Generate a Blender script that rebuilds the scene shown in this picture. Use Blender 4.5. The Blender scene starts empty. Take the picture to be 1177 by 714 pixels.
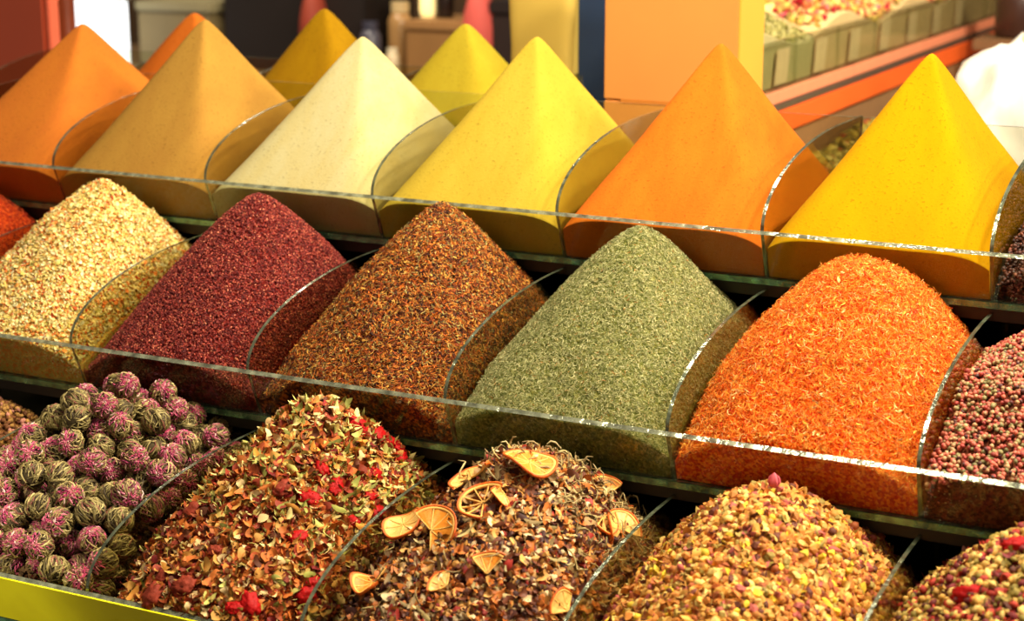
import bpy, math, random, mathutils
import numpy as np
rng = np.random.default_rng(7)
random.seed(7)
COL = bpy.context.scene.collection
W = .28

# ------------------------------------------------------------------ camera numbers (metres, radians)
F_PX, PITCH, YAW = 2029.3, math.radians(13.94), math.radians(26.53)
CAM = np.array([0, 0, 1.6])
_R = np.array([math.cos(YAW), math.sin(YAW), 0])
_F = np.array([-math.sin(YAW)*math.cos(PITCH), math.cos(YAW)*math.cos(PITCH), -math.sin(PITCH)])
_D = np.cross(_F, _R)

# ------------------------------------------------------------------ materials
def new_mat(name):
    m = bpy.data.materials.new(name); m.use_nodes = True
    return m, m.node_tree.nodes, m.node_tree.links, m.node_tree.nodes['Principled BSDF']
def c4(c):
    """sRGB 0..255 to linear"""
    o = []
    for v in c:
        v = v/255
        o.append(v/12.92 if v <= .04045 else ((v+.055)/1.055)**2.4)
    return (*o, 1)
def plain(name, col, rough=.6, metal=0, noise=.12, scale=30, bump=0, spec=.5):
    m, n, l, b = new_mat(name)
    b.inputs['Roughness'].default_value = rough
    b.inputs['Metallic'].default_value = metal
    b.inputs['Specular IOR Level'].default_value = spec
    tc = n.new('ShaderNodeTexCoord'); t = n.new('ShaderNodeTexNoise')
    t.inputs['Scale'].default_value = scale; t.inputs['Detail'].default_value = 6
    l.new(tc.outputs['Object'], t.inputs['Vector'])
    h = n.new('ShaderNodeMix'); h.data_type = 'RGBA'
    a = c4(col); h.inputs[6].default_value = tuple(x*(1-noise) for x in a[:3])+(1,)
    h.inputs[7].default_value = tuple(min(1, x*(1+noise)) for x in a[:3])+(1,)
    l.new(t.outputs['Fac'], h.inputs[0]); l.new(h.outputs[2], b.inputs['Base Color'])
    if bump:
        bp = n.new('ShaderNodeBump'); bp.inputs['Strength'].default_value = bump; bp.inputs['Distance'].default_value = .004
        l.new(t.outputs['Fac'], bp.inputs['Height']); l.new(bp.outputs['Normal'], b.inputs['Normal'])
    return m
def powder_mat(name, col, col2, speck=None, rough=1.0):
    """fine powder: two close tones in soft streaks, faint specks, a fine bump"""
    m, n, l, b = new_mat(name)
    b.inputs['Roughness'].default_value = rough; b.inputs['Specular IOR Level'].default_value = .08
    tc = n.new('ShaderNodeTexCoord')
    mp = n.new('ShaderNodeMapping'); mp.inputs['Scale'].default_value = (22, 9, 5); l.new(tc.outputs['Object'], mp.inputs['Vector'])
    t = n.new('ShaderNodeTexNoise'); t.inputs['Scale'].default_value = 1; t.inputs['Detail'].default_value = 8; t.inputs['Roughness'].default_value = .65
    l.new(mp.outputs[0], t.inputs['Vector'])
    r = n.new('ShaderNodeValToRGB'); r.color_ramp.elements[0].position = .36; r.color_ramp.elements[1].position = .66
    r.color_ramp.elements[0].color = c4(col2); r.color_ramp.elements[1].color = c4(col)
    l.new(t.outputs['Fac'], r.inputs['Fac'])
    f = n.new('ShaderNodeTexNoise'); f.inputs['Scale'].default_value = 260; f.inputs['Detail'].default_value = 3
    l.new(tc.outputs['Object'], f.inputs['Vector'])
    sp = n.new('ShaderNodeValToRGB'); sp.color_ramp.elements[0].position = .60; sp.color_ramp.elements[1].position = .70
    sp.color_ramp.elements[0].color = (0, 0, 0, 1); sp.color_ramp.elements[1].color = (.55, .55, .55, 1)
    l.new(f.outputs['Fac'], sp.inputs['Fac'])
    mx = n.new('ShaderNodeMix'); mx.data_type = 'RGBA'
    s = c4(speck or tuple(int(v*.72) for v in col2)); mx.inputs[7].default_value = s
    l.new(sp.outputs[0], mx.inputs[0]); l.new(r.outputs[0], mx.inputs[6]); l.new(mx.outputs[2], b.inputs['Base Color'])
    bp = n.new('ShaderNodeBump'); bp.inputs['Strength'].default_value = .35; bp.inputs['Distance'].default_value = .0015
    l.new(f.outputs['Fac'], bp.inputs['Height']); l.new(bp.outputs['Normal'], b.inputs['Normal'])
    return m
def grain_mat(name, pal, rough=.75, spec=.25, sub=.15):
    """each separate grain takes one colour of a palette [(weight, rgb), ...]"""
    m, n, l, b = new_mat(name)
    b.inputs['Roughness'].default_value = rough; b.inputs['Specular IOR Level'].default_value = spec
    g = n.new('ShaderNodeNewGeometry'); r = n.new('ShaderNodeValToRGB'); cr = r.color_ramp; cr.interpolation = 'CONSTANT'
    tot = sum(w for w, _ in pal); acc = 0
    for i, (w, c) in enumerate(pal):
        e = cr.elements[i] if i < 2 else cr.elements.new(acc/tot)
        e.position = acc/tot; e.color = c4(c); acc += w
    l.new(g.outputs['Random Per Island'], r.inputs['Fac'])
    w = n.new('ShaderNodeTexWhiteNoise'); w.noise_dimensions = '1D'; l.new(g.outputs['Random Per Island'], w.inputs['W'])
    hs = n.new('ShaderNodeHueSaturation')
    mr = n.new('ShaderNodeMapRange'); mr.inputs['To Min'].default_value = .72; mr.inputs['To Max'].default_value = 1.25
    l.new(w.outputs['Value'], mr.inputs['Value']); l.new(mr.outputs[0], hs.inputs['Value']); l.new(r.outputs[0], hs.inputs['Color'])
    # a little mottling on each grain
    tc = n.new('ShaderNodeTexCoord'); t = n.new('ShaderNodeTexNoise'); t.inputs['Scale'].default_value = 420; l.new(tc.outputs['Object'], t.inputs['Vector'])
    mx = n.new('ShaderNodeMix'); mx.data_type = 'RGBA'; mx.blend_type = 'MULTIPLY'; mx.inputs[0].default_value = sub*2
    l.new(hs.outputs[0], mx.inputs[6]); l.new(t.outputs['Fac'], mx.inputs[7])
    l.new(mx.outputs[2], b.inputs['Base Color'])
    return m
def glass_mat(name, tint=(.93, .97, .93), rough=.02, fac=1.0):
    m, n, l, b = new_mat(name); n.remove(b)
    out = n['Material Output']
    tr = n.new('ShaderNodeBsdfTransparent'); tr.inputs[0].default_value = (*tint, 1)
    gl = n.new('ShaderNodeBsdfGlossy'); gl.inputs['Roughness'].default_value = rough
    lw = n.new('ShaderNodeLayerWeight'); lw.inputs['Blend'].default_value = .5
    pw = n.new('ShaderNodeMath'); pw.operation = 'POWER'; pw.inputs[1].default_value = 4.5; l.new(lw.outputs['Facing'], pw.inputs[0])
    fr = n.new('ShaderNodeMath'); fr.operation = 'MULTIPLY_ADD'; fr.inputs[1].default_value = .85; fr.inputs[2].default_value = .03; l.new(pw.outputs[0], fr.inputs[0])
    mx = n.new('ShaderNodeMixShader')
    l.new(fr.outputs[0], mx.inputs[0]); l.new(tr.outputs[0], mx.inputs[1]); l.new(gl.outputs[0], mx.inputs[2]); l.new(mx.outputs[0], out.inputs[0])
    return m
def edge_mat(name, col):
    m, n, l, b = new_mat(name)
    b.inputs['Base Color'].default_value = c4(col); b.inputs['Roughness'].default_value = .16
    b.inputs['Transmission Weight'].default_value = .35; b.inputs['Specular IOR Level'].default_value = .9
    b.inputs['Coat Weight'].default_value = .6; b.inputs['Coat Roughness'].default_value = .08
    b.inputs['Metallic'].default_value = .45
    tc = n.new('ShaderNodeTexCoord'); t = n.new('ShaderNodeTexNoise'); t.inputs['Scale'].default_value = 70; t.inputs['Detail'].default_value = 4
    l.new(tc.outputs['Object'], t.inputs['Vector']); bp = n.new('ShaderNodeBump'); bp.inputs['Strength'].default_value = .5; bp.inputs['Distance'].default_value = .006
    l.new(t.outputs['Fac'], bp.inputs['Height']); l.new(bp.outputs['Normal'], b.inputs['Normal'])
    cr = n.new('ShaderNodeValToRGB'); cr.color_ramp.elements[0].position = .35; cr.color_ramp.elements[1].position = .68
    a = c4(col); cr.color_ramp.elements[0].color = tuple(x*.45 for x in a[:3])+(1,); cr.color_ramp.elements[1].color = tuple(min(1, x*1.7) for x in a[:3])+(1,)  # noise paints bright and dark glints into the edge colour
    l.new(t.outputs['Fac'], cr.inputs['Fac']); l.new(cr.outputs[0], b.inputs['Base Color'])
    return m
def emit_mat(name, col, s):
    m, n, l, b = new_mat(name)
    b.inputs['Base Color'].default_value = c4(col); b.inputs['Emission Color'].default_value = c4(col); b.inputs['Emission Strength'].default_value = s
    return m
GLASS = glass_mat('clear_glass', (.90, .92, .86))
DIV = glass_mat('tinted_divider_glass', (.80, .78, .66))  # darker, browner tint than the clear panes
EDGE = edge_mat('polished_glass_edge', (150, 156, 130))
DIV_EDGE = edge_mat('divider_glass_edge', (112, 122, 98))
EDGE_GREEN = edge_mat('green_glass_edge', (96, 150, 112))

# ------------------------------------------------------------------ mesh helpers
def link(name, me, mats, parent=None, smooth=False, loc=None):
    for m in mats: me.materials.append(m)
    if smooth: me.polygons.foreach_set('use_smooth', [True]*len(me.polygons))
    o = bpy.data.objects.new(name, me); COL.objects.link(o)
    if parent: o.parent = parent
    if loc is not None: o.location = loc
    return o
def pymesh(v, f, mi=None):
    me = bpy.data.meshes.new('mesh'); me.from_pydata([tuple(map(float, p)) for p in v], [], [tuple(map(int, q)) for q in f])
    if mi is not None: me.polygons.foreach_set('material_index', mi)
    me.update(); return me
def tag(o, label=None, cat=None, group=None, kind=None):
    if label: o['label'] = label
    if cat: o['category'] = cat
    if group: o['group'] = group
    if kind: o['kind'] = kind
    return o
def empty(name, loc=(0, 0, 0), rz=0):
    o = bpy.data.objects.new(name, None); COL.objects.link(o); o.location = loc; o.rotation_euler = (0, 0, rz); return o
class MB:
    """collects shapes as one mesh"""
    def __init__(s): s.v = []; s.f = []; s.mi = []
    def add(s, v, f, mi=0):
        k = len(s.v); s.v += [tuple(p) for p in v]; s.f += [tuple(i+k for i in q) for q in f]; s.mi += ([mi]*len(f) if isinstance(mi, int) else list(mi))
    def box(s, a, b, mi=0, bev=0):
        (x0, y0, z0), (x1, y1, z1) = a, b
        if bev:
            import bmesh
            bm = bmesh.new(); bmesh.ops.create_cube(bm, size=1)
            for v in bm.verts: v.co = ((x0+x1)/2+v.co.x*(x1-x0), (y0+y1)/2+v.co.y*(y1-y0), (z0+z1)/2+v.co.z*(z1-z0))
            bmesh.ops.bevel(bm, geom=bm.edges[:], offset=bev, segments=2, affect='EDGES')
            bm.verts.index_update()
            s.add([v.co[:] for v in bm.verts], [[v.index for v in f.verts] for f in bm.faces], mi); bm.free(); return
        v = [(x0, y0, z0), (x1, y0, z0), (x1, y1, z0), (x0, y1, z0), (x0, y0, z1), (x1, y0, z1), (x1, y1, z1), (x0, y1, z1)]
        s.add(v, [(0, 3, 2, 1), (4, 5, 6, 7), (0, 1, 5, 4), (1, 2, 6, 5), (2, 3, 7, 6), (3, 0, 4, 7)], mi)
    def lathe(s, prof, c=(0, 0, 0), n=24, mi=0):
        v = []; f = []
        for r, z in prof:
            for i in range(n):
                a = 2*math.pi*i/n; v.append((c[0]+r*math.cos(a), c[1]+r*math.sin(a), c[2]+z))
        for j in range(len(prof)-1):
            for i in range(n):
                f.append((j*n+i, j*n+(i+1) % n, (j+1)*n+(i+1) % n, (j+1)*n+i))
        f.append(tuple(range(n))[::-1]); f.append(tuple(range((len(prof)-1)*n, len(prof)*n)))
        s.add(v, f, mi)
    def build(s, name, mats, parent=None, smooth=False, loc=None):
        return link(name, pymesh(s.v, s.f, s.mi), mats if isinstance(mats, list) else [mats], parent, smooth, loc)

# ------------------------------------------------------------------ the tiers of glass bins
LEAN, PH = math.radians(22), .069           # how far the front pane leans in below, its height along the slope
DY, DZ = PH*math.sin(LEAN), PH*math.cos(LEAN)
ARC_A, ARC_B = .31, .092
def tier(name, label, Y, Z, x0, nb, depth, glass=None, edge=EDGE, bottom_edge=EDGE_GREEN, xoff=0):
    root = tag(empty(name, (x0, Y, Z)), label, 'glass display', 'tiers of glass spice bins')
    L = nb*W; t = .006
    gm = glass or GLASS
    # front pane: a leaning slab, polished edge on top
    m = MB()
    m.v = [(-t, .0008, -.0038), (L+t, .0008, -.0038), (L+t, t, 0), (-t, t, 0), (-t, DY, -DZ), (L+t, DY, -DZ), (L+t, DY+t, -DZ), (-t, DY+t, -DZ)]
    m.f = [(0, 1, 2, 3), (4, 7, 6, 5), (0, 4, 5, 1), (1, 5, 6, 2), (2, 6, 7, 3), (3, 7, 4, 0)]; m.mi = [1, 1, 0, 1, 0, 1]
    m.build('front_pane', [gm, edge], root)
    m = MB(); m.box((-t, DY-.002, -DZ-.008), (L+t, depth+.008, -DZ-.0005)); o = m.build('base_plate', [bottom_edge], root)
    m = MB(); m.box((-t, depth, -DZ), (L+t, depth+t, ARC_B-.004)); m.mi = [1, 1, 0, 1, 0, 1]; m.build('back_pane', [gm, edge], root)
    # dividers: a flat foot, the leaning front edge and a curved top edge
    prof = [(DY+t, -DZ+.0005), (t+.0005, -.0005)]
    for i in range(1, 25):
        a = math.pi/2*i/24
        prof.append((t+.0005+(ARC_A-t)*(1-math.cos(a)), ARC_B*math.sin(a)**.95))
    prof += [(depth-.0008, ARC_B-.001), (depth-.0008, -DZ+.0005)]
    n = len(prof)
    for k in range(nb+1):
        v = []
        for s_ in (-.0022, .0022): v += [(k*W+s_, y, z) for y, z in prof]
        f = [tuple(range(n)), tuple(range(2*n-1, n-1, -1))]; mi = [0, 0]
        for i in range(n):
            j = (i+1) % n; f.append((i, n+i, n+j, j)); mi.append(1)
        d = MB(); d.add(v, f, mi); d.build('divider', [DIV, DIV_EDGE], root)
    return root
ROWS = {1: (2.047, 1.170), 2: (1.740, .999), 3: (1.420, .824)}
DEPTH = .44
tier('bin_tier', 'upper tier of clear glass bins holding the smooth coloured powder pyramids', *ROWS[1], -2.08, 7, DEPTH)
tier('bin_tier', 'middle tier of clear glass bins holding sumac, green herb and orange safflower heaps', *ROWS[2], -2.08, 7, DEPTH)
YG = glass_mat('clear_low_glass', (.95, .97, .88))
LIME = plain('yellow_green_acrylic', (250, 240, 30), rough=.2, noise=.35, scale=14)
tier('bin_tier', 'bottom tier of glass bins holding flowering tea balls and potpourri mixes', *ROWS[3], -1.80, 6, DEPTH)
Z0 = 1.170
tier('bin_tier', 'rearmost tier of glass bins behind the powder pyramids', 2.50, Z0, -2.39, 4, .30)

# ------------------------------------------------------------------ heaps
class Heap:
    """height of a heap over its bin; local x across, y back from the front rim, z from the rim"""
    def __init__(s, ya, za, base=-.018, p=6, hx=.150, yb=.2, tip=.05, noise=0, seed=0, zmin=-.05, yf=None, bulge=0, cap=False):
        s.cap = cap
        s.ya, s.za, s.base, s.p, s.hx, s.yb, s.tip, s.noise, s.zmin = ya, za, base, p, hx, yb, tip, noise, zmin
        s.yf = yf or ya+.004; s.bulge = bulge
        r = np.random.default_rng(seed); s.w = [(r.uniform(15, 60), r.uniform(15, 60), r.uniform(0, 6), r.uniform(0, 6)) for _ in range(6)]
        s.tw = r.uniform(-.012, .012)
    def h(s, x, y):
        x = np.asarray(x, float); y = np.asarray(y, float)
        dy = y-s.ya
        u = np.abs(x-s.tw*0)/s.hx; v = np.where(dy < 0, -dy/s.yf, dy/s.yb)
        q = (u**s.p+v**s.p)**(1/s.p)
        q = np.sqrt(q*q+s.tip**2)-s.tip*.3
        z = s.base+(s.za-s.base)*(1-q)/(1-s.tip*.7)
        z = z+s.bulge*np.clip(np.sin(np.pi*np.clip(q, 0, 1)), 0, 1)
        for a, b, c, d in s.w: z = z+s.noise/3*np.sin(a*x+c)*np.sin(b*y+d)
        if s.cap: z = np.minimum(z, .092+np.maximum(0, .332-y)*1.3)
        return np.maximum(z, s.zmin+.01*np.exp((z-s.zmin)*20).clip(0, 1))
    def normal(s, x, y):
        e = 1e-3
        gx = (s.h(x+e, y)-s.h(x-e, y))/(2*e); gy = (s.h(x, y+e)-s.h(x, y-e))/(2*e)
        n = np.stack([-gx, -gy, np.ones_like(gx)], -1)
        return n/np.linalg.norm(n, axis=-1, keepdims=True)
XI, YI0, YI1 = .1365, .0, DEPTH-.003
def yfront(z): return .0055-z*math.tan(LEAN)+.001                      # inner face of the leaning pane at height z (z<=0)
def body(hp, drop=0, nx=90, ny=130, depth=None, jitter=0):
    """closed solid of a heap: top surface over a skirt that follows the bin's walls"""
    y1 = (depth or DEPTH)-.003
    xs = np.linspace(-XI, XI, nx); ts = np.linspace(0, 1, ny)
    X, T = np.meshgrid(xs, ts)
    # front boundary: where the heap meets the leaning pane
    zf = np.minimum(hp.h(xs, np.full(nx, .01))-drop, -.004)
    y0 = yfront(zf)
    Y = y0[None, :]+(y1-y0[None, :])*T
    Z = hp.h(X, Y)-drop
    Z[0] = np.minimum(Z[0], -.003)
    Z = np.maximum(Z, -DZ+.004)
    V = np.stack([X, Y, Z], -1).reshape(-1, 3)
    idx = np.arange(nx*ny).reshape(ny, nx)
    F = np.stack([idx[:-1, :-1], idx[:-1, 1:], idx[1:, 1:], idx[1:, :-1]], -1).reshape(-1, 4)
    # border loop to the bottom
    loop = np.concatenate([idx[0, :], idx[1:, -1], idx[-1, -2::-1], idx[-2:0:-1, 0]])
    B = V[loop].copy(); B[:, 2] = -DZ+.001
    B[:nx, 1] = yfront(-DZ+.001)
    B[:, 1] = np.maximum(B[:, 1], yfront(-DZ+.001))
    k = len(V); m = len(loop)
    V = np.vstack([V, B])
    S = np.stack([loop, np.arange(m)+k, (np.arange(m)+1) % m+k, np.roll(loop, -1)], -1)
    return V, F, S, np.arange(m)+k
class Bulk:
    """many small grains as one mesh, fast"""
    def __init__(s): s.V = []; s.L = []; s.N = []; s.M = []; s.S = []; s.k = 0
    def add(s, V, F, mi=0, smooth=True):
        F = np.asarray(F); s.V.append(np.asarray(V, np.float32)); s.L.append((F+s.k).ravel().astype(np.int32))
        s.N.append(np.full(len(F), F.shape[1], np.int32)); s.M.append(np.full(len(F), mi, np.int32)); s.S.append(np.full(len(F), smooth, bool)); s.k += len(V)
    def grains(s, tv, tf, pos, rot, scl, mi=0, smooth=True):
        """template verts tv placed at pos with rot (n,3,3) and scl (n,3)"""
        tv = np.asarray(tv, float); tf = np.asarray(tf); n = len(pos)
        P = np.einsum('nij,nvj->nvi', rot, tv[None]*scl[:, None, :])+pos[:, None, :]
        Fa = (tf[None]+(np.arange(n)*len(tv))[:, None, None]).reshape(-1, tf.shape[1])
        s.add(P.reshape(-1, 3), Fa, mi, smooth)
    def build(s, name, mats, loc, parent=None):
        V = np.vstack(s.V); L = np.concatenate(s.L); N = np.concatenate(s.N); M = np.concatenate(s.M); S = np.concatenate(s.S)
        me = bpy.data.meshes.new('mesh'); me.vertices.add(len(V)); me.vertices.foreach_set('co', V.ravel())
        me.loops.add(len(L)); me.loops.foreach_set('vertex_index', L)
        me.polygons.add(len(N)); me.polygons.foreach_set('loop_start', np.concatenate([[0], np.cumsum(N)[:-1]]).astype(np.int32))
        me.polygons.foreach_set('material_index', M); me.polygons.foreach_set('use_smooth', S)
        me.update(calc_edges=True); me.validate()
        for m in mats: me.materials.append(m)
        o = bpy.data.objects.new(name, me); COL.objects.link(o); o.location = loc
        if parent: o.parent = parent
        return o
def powder(name, label, cx, row, hp, mat, cat='spice powder', depth=None, Y=None, Z=None):
    V, F, S, bot = body(hp, 0, depth=depth)
    b = Bulk(); b.add(V, F, 0); b.add(np.zeros((0, 3)), S-0, 0) if False else None
    b.L.append(S.ravel().astype(np.int32)); b.N.append(np.full(len(S), 4, np.int32)); b.M.append(np.zeros(len(S), np.int32)); b.S.append(np.zeros(len(S), bool))
    b.L.append(bot[::-1].astype(np.int32)); b.N.append(np.array([len(bot)], np.int32)); b.M.append(np.zeros(1, np.int32)); b.S.append(np.zeros(1, bool))
    y, z = ROWS[row] if row else (Y, Z)
    return tag(b.build(name, [mat], (cx, y, z)), label, cat)

POW = [ # name, x, colours, label
 ('spice_powder', -1.94, (186, 108, 36), (180, 100, 36), 'orange spice powder pyramid at the far left of the upper tier', .259, .189),
 ('spice_powder', -1.66, (164, 124, 52), (156, 114, 48), 'mustard-brown spice powder pyramid in the upper tier, left of the pale cream one', .212, .209),
 ('spice_powder', -1.38, (182, 174, 128), (178, 164, 108), 'pale cream-yellow spice powder pyramid in the upper tier', .220, .194),
 ('spice_powder', -1.10, (174, 151, 50), (168, 142, 42), 'light yellow spice powder pyramid between the cream one and the right orange one', .236, .203),
 ('spice_powder', -.82, (196, 104, 24), (188, 92, 20), 'deep orange spice powder pyramid in front of the cardboard box', .228, .207),
 ('spice_powder', -.54, (176, 132, 0), (172, 124, 0), 'vivid golden-yellow spice powder pyramid at the right of the upper tier', .250, .203),
]
for i, (nm, x, c1, c2, lab, ya, za) in enumerate(POW):
    hp = Heap(ya, za, base=-.023, p=7, hx=.146, yb=.2, tip=.035, noise=.0012, seed=i, bulge=-.004)
    powder('spice_powder', lab, x, 1, hp, powder_mat('powder_%d' % i, c1, c2))
BACK = [(-1.99, (190, 100, 30), (180, 90, 24), 'orange spice powder pyramid behind the mustard-brown one', 1.352-Z0),
        (-1.70, (150, 112, 8), (138, 100, 8), 'dark mustard spice powder pyramid in the rearmost tier, left of the lemon one', 1.368-Z0),
        (-1.41, (166, 148, 38), (158, 138, 32), 'lemon-yellow spice powder pyramid in the rearmost tier', 1.353-Z0)]
for i, (x, c1, c2, lab, za) in enumerate(BACK):
    hp = Heap(.15, za, base=-.014, p=5, hx=.15, yb=.155, tip=.06, noise=.001, seed=40+i)
    powder('spice_powder', lab, -2.39+W*(i+1.5), None, hp, powder_mat('powder_back_%d' % i, c1, c2), depth=.30, Y=2.50, Z=Z0)

# ---- grain templates
def ico(sub=0):
    import bmesh
    bm = bmesh.new(); bmesh.ops.create_icosphere(bm, subdivisions=sub, radius=1)
    bm.verts.index_update()
    v = np.array([q.co[:] for q in bm.verts]); f = np.array([[q.index for q in t.verts] for t in bm.faces]); bm.free(); return v, f
ICO1, ICO2 = ico(1), ico(2)
OCT = (np.array([(1, 0, 0), (-1, 0, 0), (0, 1, 0), (0, -1, 0), (0, 0, 1), (0, 0, -1)], float),
       np.array([(0, 2, 4), (2, 1, 4), (1, 3, 4), (3, 0, 4), (2, 0, 5), (1, 2, 5), (3, 1, 5), (0, 3, 5)]))
TET = (np.array([(1, .3, -.2), (-1, .5, -.3), (-.7, -.7, -.1), (.1, 0, .8)], float), np.array([(0, 2, 1), (0, 1, 3), (1, 2, 3), (2, 0, 3)]))
def strand(n=5, bend=.6, r=.12, twist=0, seed=0):
    """a thin curved three-sided stem along x, length 2"""
    g = np.random.default_rng(seed); V = []; F = []
    for i in range(n):
        t = i/(n-1)*2-1
        c = np.array([math.sin(t*1.2*max(bend, .2))/math.sin(1.2*max(bend, .2)), bend*(1-t*t)*.8+g.uniform(-.08, .08), g.uniform(-.1, .1)+twist*math.sin(t*3)])
        rr = r*(1-.5*abs(t))
        for k in range(3):
            a = k*2.094+i*twist
            V.append(c+rr*np.array([0, math.cos(a), math.sin(a)]))
    for i in range(n-1):
        for k in range(3): F.append((i*3+k, i*3+(k+1) % 3, i*3+3+(k+1) % 3, i*3+3+k))
    return np.array(V), np.array(F)
def petal(curl=.5, seed=0, n=4):
    """a thin cupped, ragged flake"""
    g = np.random.default_rng(seed); V = []; F = []
    for j in range(n):
        for i in range(n):
            x = i/(n-1)*2-1; y = j/(n-1)*2-1
            sx = x*math.sqrt(max(0, 1-y*y/2))*g.uniform(.82, 1.12); sy = y*math.sqrt(max(0, 1-x*x/2))*g.uniform(.82, 1.12)
            V.append((sx, sy, curl*(sx*sx*.9-sy*sy*.35)+g.uniform(-.14, .14)))
    for j in range(n-1):
        for i in range(n-1): F.append((j*n+i, j*n+i+1, j*n+n+i+1, j*n+n+i))
    return np.array(V), np.array(F)
def chunk(seed):
    g = np.random.default_rng(seed); v, f = ICO1
    return v*g.uniform(.6, 1.15, (len(v), 1)), f
def sample(hp, n, lift=0, sort=None, ymax=.40, xmax=.134, weight=None):
    """points on a heap spread evenly over its surface, clear of the walls"""
    x = rng.uniform(-xmax, xmax, n*4); y = rng.uniform(.009, ymax, n*4)
    nm = hp.normal(x, y); w = 1/np.maximum(nm[:, 2], .35)
    if weight is not None: w = w*weight(x, y)
    keep = rng.random(n*4) < w/w.max()
    z = hp.h(x, y)
    keep &= z > hp.zmin+.012
    keep &= (y > yfront(np.minimum(z, 0))+.003) | (z > .002)
    keep &= ~((z > .085) & (y > .335))
    x, y, z, nm = x[keep][:n], y[keep][:n], z[keep][:n], nm[keep][:n]
    return np.stack([x, y, z], -1)+nm*lift, nm
def orient(nm, tilt=.5):
    """local z along the (tilted) normal, x in a random direction across it"""
    n = len(nm); z = nm+rng.normal(0, tilt, (n, 3)); z /= np.linalg.norm(z, axis=1, keepdims=True)
    a = rng.normal(0, 1, (n, 3)); x = a-(a*z).sum(1, keepdims=True)*z; x /= np.linalg.norm(x, axis=1, keepdims=True)
    return np.stack([x, np.cross(z, x), z], -1)
def scl(n, a, b, c, var=.3):
    return np.stack([a*rng.uniform(1-var, 1+var, n), b*rng.uniform(1-var, 1+var, n), c*rng.uniform(1-var, 1+var, n)], -1)
def heap(name, label, cx, row, hp, mats, spec, cat='loose spice', drop=.003, bodymat=0):
    """spec: list of (templates, count, (a,b,c), tilt, lift, material index, smooth, weight)"""
    V, F, S, bot = body(hp, drop)
    b = Bulk(); b.add(V, F, bodymat)
    b.L.append(S.ravel().astype(np.int32)); b.N.append(np.full(len(S), 4, np.int32)); b.M.append(np.full(len(S), bodymat, np.int32)); b.S.append(np.zeros(len(S), bool))
    for T, n, s, tilt, lift, mi, sm, wt in spec:
        for k, (tv, tf) in enumerate(T):
            P, nm = sample(hp, n//len(T), lift, weight=wt)
            P = P+nm*rng.normal(0, s[2]*.5, (len(P), 1))
            P[:, 0] = np.clip(P[:, 0], -XI+s[0]*.6, XI-s[0]*.6)
            P[:, 1] = np.maximum(P[:, 1], np.where(P[:, 2] < .004, yfront(np.minimum(P[:, 2], 0))+s[0]*.6, .004))
            b.grains(tv, tf, P, orient(nm, tilt), scl(len(P), *s), mi, sm)
    # grains pressed flat against the leaning pane and seen through it
    T, n, s, tilt, lift, mi, sm, wt = spec[0]
    nf = max(200, n//14); x = rng.uniform(-XI+s[0], XI-s[0], nf); zf = hp.h(x, np.full(nf, .02)); z = rng.uniform(-DZ+.004, np.maximum(np.minimum(zf, -.004), -DZ+.01), nf)
    P = np.stack([x, yfront(z)+s[2]*.9+.0008, z], -1); nn = np.tile([0, -math.cos(LEAN), -math.sin(LEAN)], (nf, 1))
    tv, tf = T[0]; b.grains(tv, tf, P, orient(nn, .1), scl(nf, *s, .2), mi, sm)
    o = b.build(name, mats, (cx, *ROWS[row]))
    return tag(o, label, cat, kind='stuff')
def bodymat(name, cols):
    """ground tone of a heap between its grains: voronoi crumbs"""
    m, n, l, b = new_mat(name); b.inputs['Roughness'].default_value = .95; b.inputs['Specular IOR Level'].default_value = .1
    tc = n.new('ShaderNodeTexCoord'); v = n.new('ShaderNodeTexVoronoi'); v.inputs['Scale'].default_value = 330
    l.new(tc.outputs['Object'], v.inputs['Vector'])
    sp = n.new('ShaderNodeSeparateColor'); l.new(v.outputs['Color'], sp.inputs[0])
    r = n.new('ShaderNodeValToRGB'); r.color_ramp.interpolation = 'CONSTANT'
    for i, c in enumerate(cols):
        e = r.color_ramp.elements[i] if i < 2 else r.color_ramp.elements.new(i/len(cols)); e.position = i/len(cols); e.color = c4(c)
    l.new(sp.outputs[0], r.inputs['Fac']); l.new(r.outputs[0], b.inputs['Base Color'])
    bp = n.new('ShaderNodeBump'); bp.inputs['Strength'].default_value = .7; bp.inputs['Distance'].default_value = .002
    l.new(v.outputs['Distance'], bp.inputs['Height']); l.new(bp.outputs['Normal'], b.inputs['Normal'])
    return m
ST = [strand(4, .25, .16, .1, i) for i in range(3)]
STC = [strand(5, b_, .10, .3, 10+i) for i, b_ in enumerate((.3, .6, .9))]
PET = [petal(c_, 20+i) for i, c_ in enumerate((.3, .7, 1.1, -.6))]
CHK = [chunk(30+i) for i in range(4)]
none = None

def mid(ya, za, seed, p=2.7, **k):
    return Heap(ya, za, cap=True, base=-.021, p=p, hx=k.pop('hx', .168), bulge=k.pop('bulge', .010), yb=.19, tip=k.pop('tip', .09), noise=k.pop('noise', .004), seed=seed, **k)
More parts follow.
